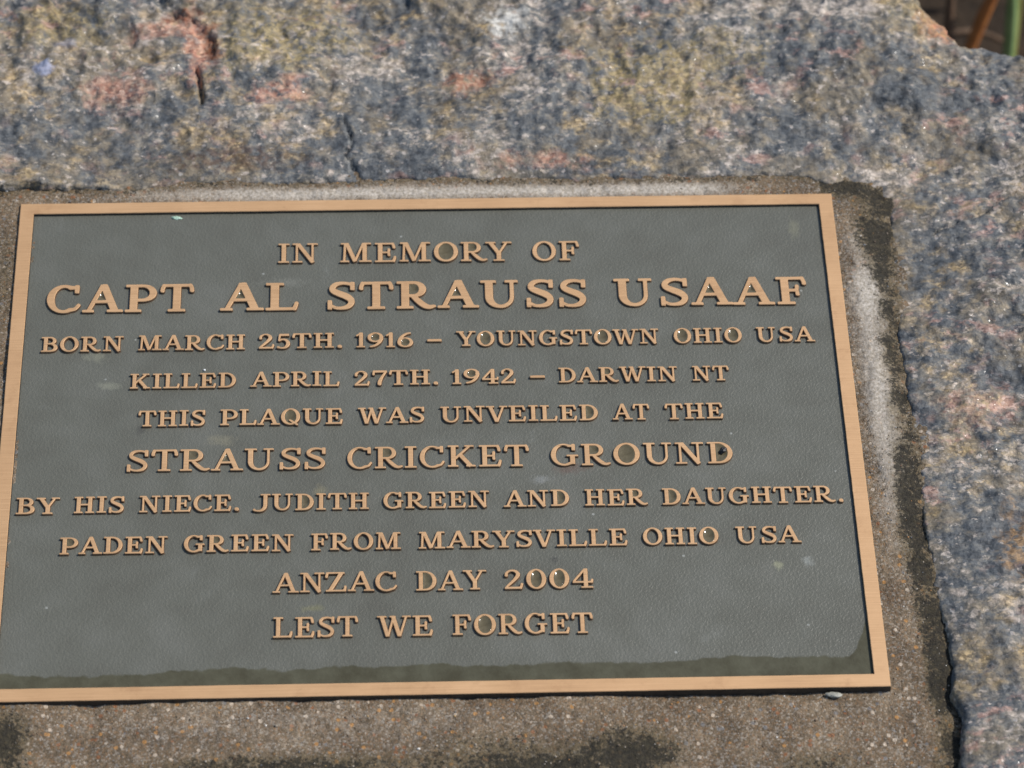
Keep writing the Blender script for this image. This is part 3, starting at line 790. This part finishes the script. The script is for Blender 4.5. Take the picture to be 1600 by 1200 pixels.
_cache = {}
def glyph(ch, style):
    if (ch, style) not in _cache:
        s, t, f = {'heavy': (.215, .105, .092), 'mid': (.175, .083, .075), 'small': (.19, .092, .085)}[style]
        g, w = draw(ch, s, t, f)
        lp = g.loops()
        area = lambda P: 0.5 * np.sum(P[:, 0] * np.roll(P[:, 1], -1) - np.roll(P[:, 0], -1) * P[:, 1])
        lp.sort(key=lambda P: -abs(area(P)))
        _cache[(ch, style)] = (g, w, lp, [g.grad(P) for P in lp])
    return _cache[(ch, style)]

SB = {'A': .00, 'V': .0, 'W': .0, 'Y': .0, 'T': .04, 'O': .07, 'C': .06, 'G': .07, 'Q': .07, 'S': .08, 'J': .0, 'L': .05, 'P': .06, 'R': .05, '-': .1, '.': .12}
KERN = {'RY': -.12, 'RA': .0, 'AU': -.02, 'US': .08, 'TA': -.02, 'LA': .0, 'VI': .0, '.': 0, 'SV': -.02, 'KI': .0, 'NZ': -.1, 'ZA': .0, 'CA': .0, 'JU': .02, 'RI': -.04, 'AR': .02}

LINES = [  # baseline y at the left and right end (mm), cap height (mm), style, words with their left and right extents (mm)
  (103.65, 102.8, 12.0, 'mid', [('IN', -73.15, -54.04), ('MEMORY', -43.01, 40.48), ('OF', 50.56, 73.33)]),
  (74.35, 73.5, 16.9, 'heavy', [('CAPT', -183.7, -113.33), ('AL', -100.55, -63.03), ('STRAUSS', -49.0, 75.41), ('USAAF', 89.05, 182.47)]),
  (50.77, 50.64, 8.9, 'small', [('BORN', -184.71, -145.95), ('MARCH', -138.68, -88.3), ('25TH.', -81.47, -42.09), ('1916', -35.39, -8.28), ('-', -1.43, 5.28),
                                ('YOUNGSTOWN', 12.45, 109.02), ('OHIO', 116.36, 148.85), ('USA', 155.91, 183.84)]),
  (28.05, 28.05, 8.7, 'small', [('KILLED', -141.63, -92.03), ('APRIL', -85.11, -43.23), ('27TH.', -36.0, 3.24), ('1942', 9.89, 40.01), ('-', 46.9, 53.74),
                                ('DARWIN', 60.41, 116.49), ('NT', 123.77, 141.08)]),
  (5.85, 5.49, 9.1, 'small', [('THIS', -136.91, -105.91), ('PLAQUE', -98.66, -41.67), ('WAS', -34.5, -3.54), ('UNVEILED', 4.09, 77.83), ('AT', 84.73, 102.07), ('THE', 109.37, 136.65)]),
  (-19.99, -20.36, 12.2, 'mid', [('STRAUSS', -141.0, -49.58), ('CRICKET', -39.38, 44.74), ('GROUND', 54.95, 139.36)]),
  (-42.88, -43.31, 9.1, 'small', [('BY', -190.49, -170.87), ('HIS', -164.03, -141.45), ('NIECE.', -134.3, -88.91), ('JUDITH', -82.49, -29.62), ('GREEN', -22.8, 25.59),
                                  ('AND', 32.34, 62.31), ('HER', 69.66, 98.41), ('DAUGHTER.', 105.27, 188.46)]),
  (-65.51, -65.42, 9.2, 'small', [('PADEN', -169.29, -120.94), ('GREEN', -113.28, -63.8), ('FROM', -55.68, -15.08), ('MARYSVILLE', -6.95, 87.91), ('OHIO', 95.2, 129.55), ('USA', 137.53, 167.26)]),
  (-88.06, -88.27, 10.4, 'mid', [('ANZAC', -72.82, -17.0), ('DAY', -8.38, 23.28), ('2004', 31.51, 71.41)]),
  (-112.03, -112.35, 10.7, 'mid', [('LEST', -72.15, -34.54), ('WE', -26.01, -1.26), ('FORGET', 7.57, 70.21)]),
]
POOLS = {(0, 1): [3, 4], (1, 0): [1], (1, 1): [0], (1, 2): [2, 3], (1, 3): [2, 3], (2, 1): [2], (2, 3): [1, 3], (2, 5): [1, 7], (2, 6): [0, 3], (3, 3): [1], (3, 5): [2],
         (4, 1): [3], (4, 3): [7], (5, 0): [2, 3], (5, 1): [1], (5, 2): [1, 2, 5], (6, 3): [2], (6, 5): [2], (6, 6): [2], (6, 7): [0], (7, 0): [0], (7, 1): [1], (7, 4): [3],
         (8, 1): [0], (8, 2): [1, 2], (9, 2): [1, 2]}
ORD = ['first', 'second', 'third', 'fourth', 'fifth', 'sixth', 'seventh', 'eighth', 'ninth', 'tenth']
ZL = ZP + 0.0013

def build_word(text, x0, x1, yb, cap, style, parent, yslope, dips):
    pos = 0; lay = []
    for i, ch in enumerate(text):
        g, w, lp, gr = glyph(ch, style)
        if i: pos += SB.get(text[i - 1], .07) + SB.get(ch, .07) + KERN.get(text[i - 1] + ch, 0)
        xmin = min(P[:, 0].min() for P in lp); xmax = max(P[:, 0].max() for P in lp)
        lay.append((pos - xmin, lp, gr, xmin)); pos += xmax - xmin
    sx = (x1 - x0) / pos
    V = []; F = []; MI = []; holes = []
    rs = random.Random(text + str(yb))
    for (px, lp, gr, _), ch in zip(lay, text):
        dz = rs.uniform(-.00012, .00012); dy = rs.uniform(-.00012, .00012)
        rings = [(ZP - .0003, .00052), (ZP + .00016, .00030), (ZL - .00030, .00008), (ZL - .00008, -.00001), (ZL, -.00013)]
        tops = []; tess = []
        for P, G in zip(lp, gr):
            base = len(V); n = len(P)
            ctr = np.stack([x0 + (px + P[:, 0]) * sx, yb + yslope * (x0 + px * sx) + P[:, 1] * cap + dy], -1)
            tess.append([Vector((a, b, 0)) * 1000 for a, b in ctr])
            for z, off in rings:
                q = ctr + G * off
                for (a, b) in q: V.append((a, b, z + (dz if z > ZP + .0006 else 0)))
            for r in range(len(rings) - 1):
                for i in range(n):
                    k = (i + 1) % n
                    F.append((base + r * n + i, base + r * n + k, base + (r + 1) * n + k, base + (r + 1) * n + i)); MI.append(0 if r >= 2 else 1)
            tops.append([base + (len(rings) - 1) * n + i for i in range(n)])
        tri = tessellate_polygon(tess)
        flat = [i for t in tops for i in t]
        for a, b, c in tri:
            a, b, c = flat[a], flat[b], flat[c]
            if (V[b][0] - V[a][0]) * (V[c][1] - V[a][1]) - (V[b][1] - V[a][1]) * (V[c][0] - V[a][0]) < 0: b, c = c, b
            F.append((a, b, c)); MI.append(0)
        if len(lp) > 1:
            P, G = lp[1], gr[1]
            holes.append(np.stack([x0 + (px + P[:, 0]) * sx, yb + yslope * (x0 + px * sx) + P[:, 1] * cap + dy], -1) + G * .0001)
        else: holes.append(None)
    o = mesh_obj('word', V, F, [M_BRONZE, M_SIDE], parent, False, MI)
    return o, holes, sx

def pool(P, label):
    n = len(P); c = P.mean(0)
    size = math.sqrt(abs(0.5 * np.sum(P[:, 0] * np.roll(P[:, 1], -1) - np.roll(P[:, 0], -1) * P[:, 1])))
    depth = min(0.0008, size * 0.17)
    zt = ZP + 0.00105
    V = [(x, y, ZP - 0.0002) for x, y in P]; F = []
    rad = [1.0, .93, .8, .62, .42, .2]
    for r in rad:
        q = c + (P - c) * r
        V += [(x, y, zt - depth * (1 - r ** 2)) for x, y in q]
    V.append((c[0], c[1], zt - depth)); m = len(V) - 1
    for k in range(len(rad)):
        for i in range(n):
            j = (i + 1) % n; F.append((k * n + i, k * n + j, (k + 1) * n + j, (k + 1) * n + i))
    k = len(rad) * n
    for i in range(n): F.append((k + i, k + (i + 1) % n, m))
    o = mesh_obj('water_drop', [(x - c[0], y - c[1], z - ZP) for x, y, z in V], F, M_WATER, None, True)
    o.location = (c[0], c[1], ZP)
    tag(o, label, 'water', 'water trapped in the letter counters')
    bm = bmesh.new(); bm.from_mesh(o.data); bmesh.ops.recalc_face_normals(bm, faces=bm.faces); bm.to_mesh(o.data); bm.free()
    return o

debug = []
for li, (ya, yb, cap, style, words) in enumerate(LINES):
    line = bpy.data.objects.new('inscription_line', None); COL.objects.link(line); line.parent = plaque
    xa, xb = words[0][1] * mm, words[-1][2] * mm
    slope = (yb - ya) * mm / (xb - xa)
    for wi, (text, l, r) in enumerate(words):
        o, holes, sx = build_word(text, l * mm, r * mm, (ya + 0.07) * mm - slope * xa, cap * mm, style, line, slope, None)
        debug.append((text, round(sx / (cap * mm), 2)))
        for ci in POOLS.get((li, wi), []):
            if holes[ci] is not None:
                kind = 'digit' if text[ci].isdigit() else 'letter'
                nth = sum(1 for c in text[:ci] if c == text[ci]); tot = text.count(text[ci])
                which = (ORD[nth] + ' ' if tot > 1 else '')
                pool(holes[ci], f'water in the {which}{kind} {text[ci]}, {ORD[wi]} word of the {ORD[li]} line')
print('STRETCH', debug)

# ------------------------------------------------------------------ small things
def lump(name, loc, size, mat, seed, flat=1.0, rot=0.0, sub=3, rough=0.25):
    bm = bmesh.new(); bmesh.ops.create_icosphere(bm, subdivisions=sub, radius=1.0)
    rs = random.Random(seed); o1, o2 = rs.uniform(0, 50), rs.uniform(0, 50)
    for v in bm.verts:
        k = 1 + rough * 2 * float(perlin(np.array([v.co.x * 1.7 + o1 + v.co.z]), np.array([v.co.y * 1.7 + o2 - v.co.z]))[0]) \
            + rough * float(perlin(np.array([v.co.x * 4 + o2 + v.co.z * 3]), np.array([v.co.y * 4 + o1]))[0])
        v.co = Vector((v.co.x * size[0] * k, v.co.y * size[1] * k, v.co.z * size[2] * k))
    me = bpy.data.meshes.new(name); bm.to_mesh(me); bm.free(); me.materials.append(mat)
    me.polygons.foreach_set('use_smooth', np.ones(len(me.polygons), bool))
    o = bpy.data.objects.new(name, me); COL.objects.link(o); o.location = loc; o.rotation_euler = (0, 0, rot)
    return o
M_CHIP = mat_simple('grey_stone_chip', lin(128, 128, 118), lin(180, 178, 166), 500, 0.75, 0.6)
M_MINT = mat_simple('mint_lichen', lin(140, 176, 152), lin(190, 214, 196), 900, 0.8, 0.5)
M_BLACK = mat_simple('black_debris', lin(18, 16, 16), lin(44, 40, 40), 900, 0.35, 0.5)
M_WHITE = mat_simple('white_fleck', lin(200, 202, 200), lin(232, 234, 232), 900, 0.5, 0.3)
tag(lump('stone_chip', (0.1748, -0.1452, 0.0012), (.0034, .0014, .0007), M_CHIP, 3, rot=-.08), 'flat grey stone chip on the mortar against the lower edge of the plaque', 'stone')
tag(lump('lichen_fleck', (-0.1235, 0.1340, ZP + .0001), (.0024, .0010, .0003), M_MINT, 12, rough=.5, rot=-.1), 'pale mint green fleck stuck to the dark ground beneath the top border', 'fleck')
tag(lump('debris_fragment', (0.1352, -0.0128, ZP + .0008), (.0020, .0013, .0008), M_BLACK, 9, rough=.6, rot=.9), 'black crumb of debris in the water of the last letter of the sixth line', 'debris')
tag(lump('white_fleck', (-0.1069, 0.0392, ZP + .0003), (.0006, .0006, .0005), M_WHITE, 5), 'tiny white fleck above the fourth line, over its first word', 'fleck')

# ------------------------------------------------------------------ plants behind the boulder
def blade(name, pts, width, mat, label, group=None):
    """pts from root to tip in world space; a folded leaf blade with thickness"""
    P = [Vector(p) for p in pts]
    n = 14; C = []
    for i in range(n):
        u = i / (n - 1) * (len(P) - 1); a = min(int(u), len(P) - 2); f = u - a
        p0 = P[max(a - 1, 0)]; p1 = P[a]; p2 = P[a + 1]; p3 = P[min(a + 2, len(P) - 1)]
        C.append(0.5 * (2 * p1 + (p2 - p0) * f + (2 * p0 - 5 * p1 + 4 * p2 - p3) * f * f + (3 * p1 - p0 - 3 * p2 + p3) * f ** 3))
    V = []; F = []
    for i, c in enumerate(C):
        d = (C[min(i + 1, n - 1)] - C[max(i - 1, 0)]).normalized()
        side = d.cross(Vector((0.1, 1, 0.3))).normalized(); nrm = side.cross(d).normalized()
        w = width * (0.75 + 0.35 * math.sin(i / (n - 1) * 2.4)) * (1 - max(0, i / (n - 1) - .6) / .42)
        for sx_, nz in ((-.5, .12), (0, -.06), (.5, .12), (0, -.14)):
            V.append(c + side * w * sx_ + nrm * w * nz)
    for i in range(n - 1):
        for j in range(4):
            k = (j + 1) % 4; F.append((i * 4 + j, i * 4 + k, (i + 1) * 4 + k, (i + 1) * 4 + j))
    F += [(3, 2, 1, 0), tuple((n - 1) * 4 + j for j in range(4))]
    r = P[0]
    o = mesh_obj(name, [v - r for v in V], F, mat, None, True); o.location = r
    tag(o, label, 'grass blade', group)
    return o
blade('dry_grass_blade', [(.352, .58, -.462), (.370, .58, -.351), (.377, .58, -.310), (.402, .575, -.19)], .0088, M_DRY,
      'orange brown dry grass blade leaning behind the notch in the boulder edge')
blade('green_grass_blade', [(.402, .58, -.462), (.396, .58, -.366), (.391, .58, -.311), (.378, .575, -.20)], .0078, M_GREEN,
      'broad green upright grass blade behind the boulder edge, right of the dry blade')
blade('green_grass_blade', [(.412, .61, -.462), (.4045, .605, -.37), (.402, .61, -.31), (.410, .62, -.21)], .0050, M_YELLOW,
      'thin yellowish green grass blade just right of the broad green one')
blade('brown_stem', [(.300, .62, -.455), (.345, .625, -.405), (.385, .635, -.400), (.430, .65, -.440)], .011, M_STALK,
      'dull brown dead stem arching low behind the boulder notch')
blade('brown_stem', [(.368, .56, -.462), (.357, .565, -.38), (.350, .57, -.33), (.345, .58, -.25)], .009, M_STALK,
      'upright dull brown dead stem at the left end of the notch')
def build_litter():
    rs = random.Random(8); V = []; F = []
    for i in range(2600):
        x, y = rs.uniform(-1.1, 1.2), rs.uniform(.46, 1.6); a = rs.uniform(0, 6.28); L = rs.uniform(.015, .05); w = rs.uniform(.003, .012)
        z = -.447 + rs.uniform(0, .02); tl = rs.uniform(-.5, .5); b = len(V)
        for j, (s, ww) in enumerate(((0, .2), (.3, 1), (.7, .9), (1, .1))):
            for q in (-1, 1):
                V.append((x + math.cos(a) * L * (s - .5) - math.sin(a) * w * ww * q / 2, y + math.sin(a) * L * (s - .5) + math.cos(a) * w * ww * q / 2,
                          z + tl * L * (s - .5) + .25 * w * abs(q) + .3 * L * s * (1 - s)))
        for j in range(3): F.append((b + 2 * j, b + 2 * j + 1, b + 2 * j + 3, b + 2 * j + 2))
    o = mesh_obj('leaf_litter', V, F, M_LITTER, None, True)
    tag(o, 'dead leaves and stalks strewn over the soil behind the boulder', kind='stuff')
build_litter()
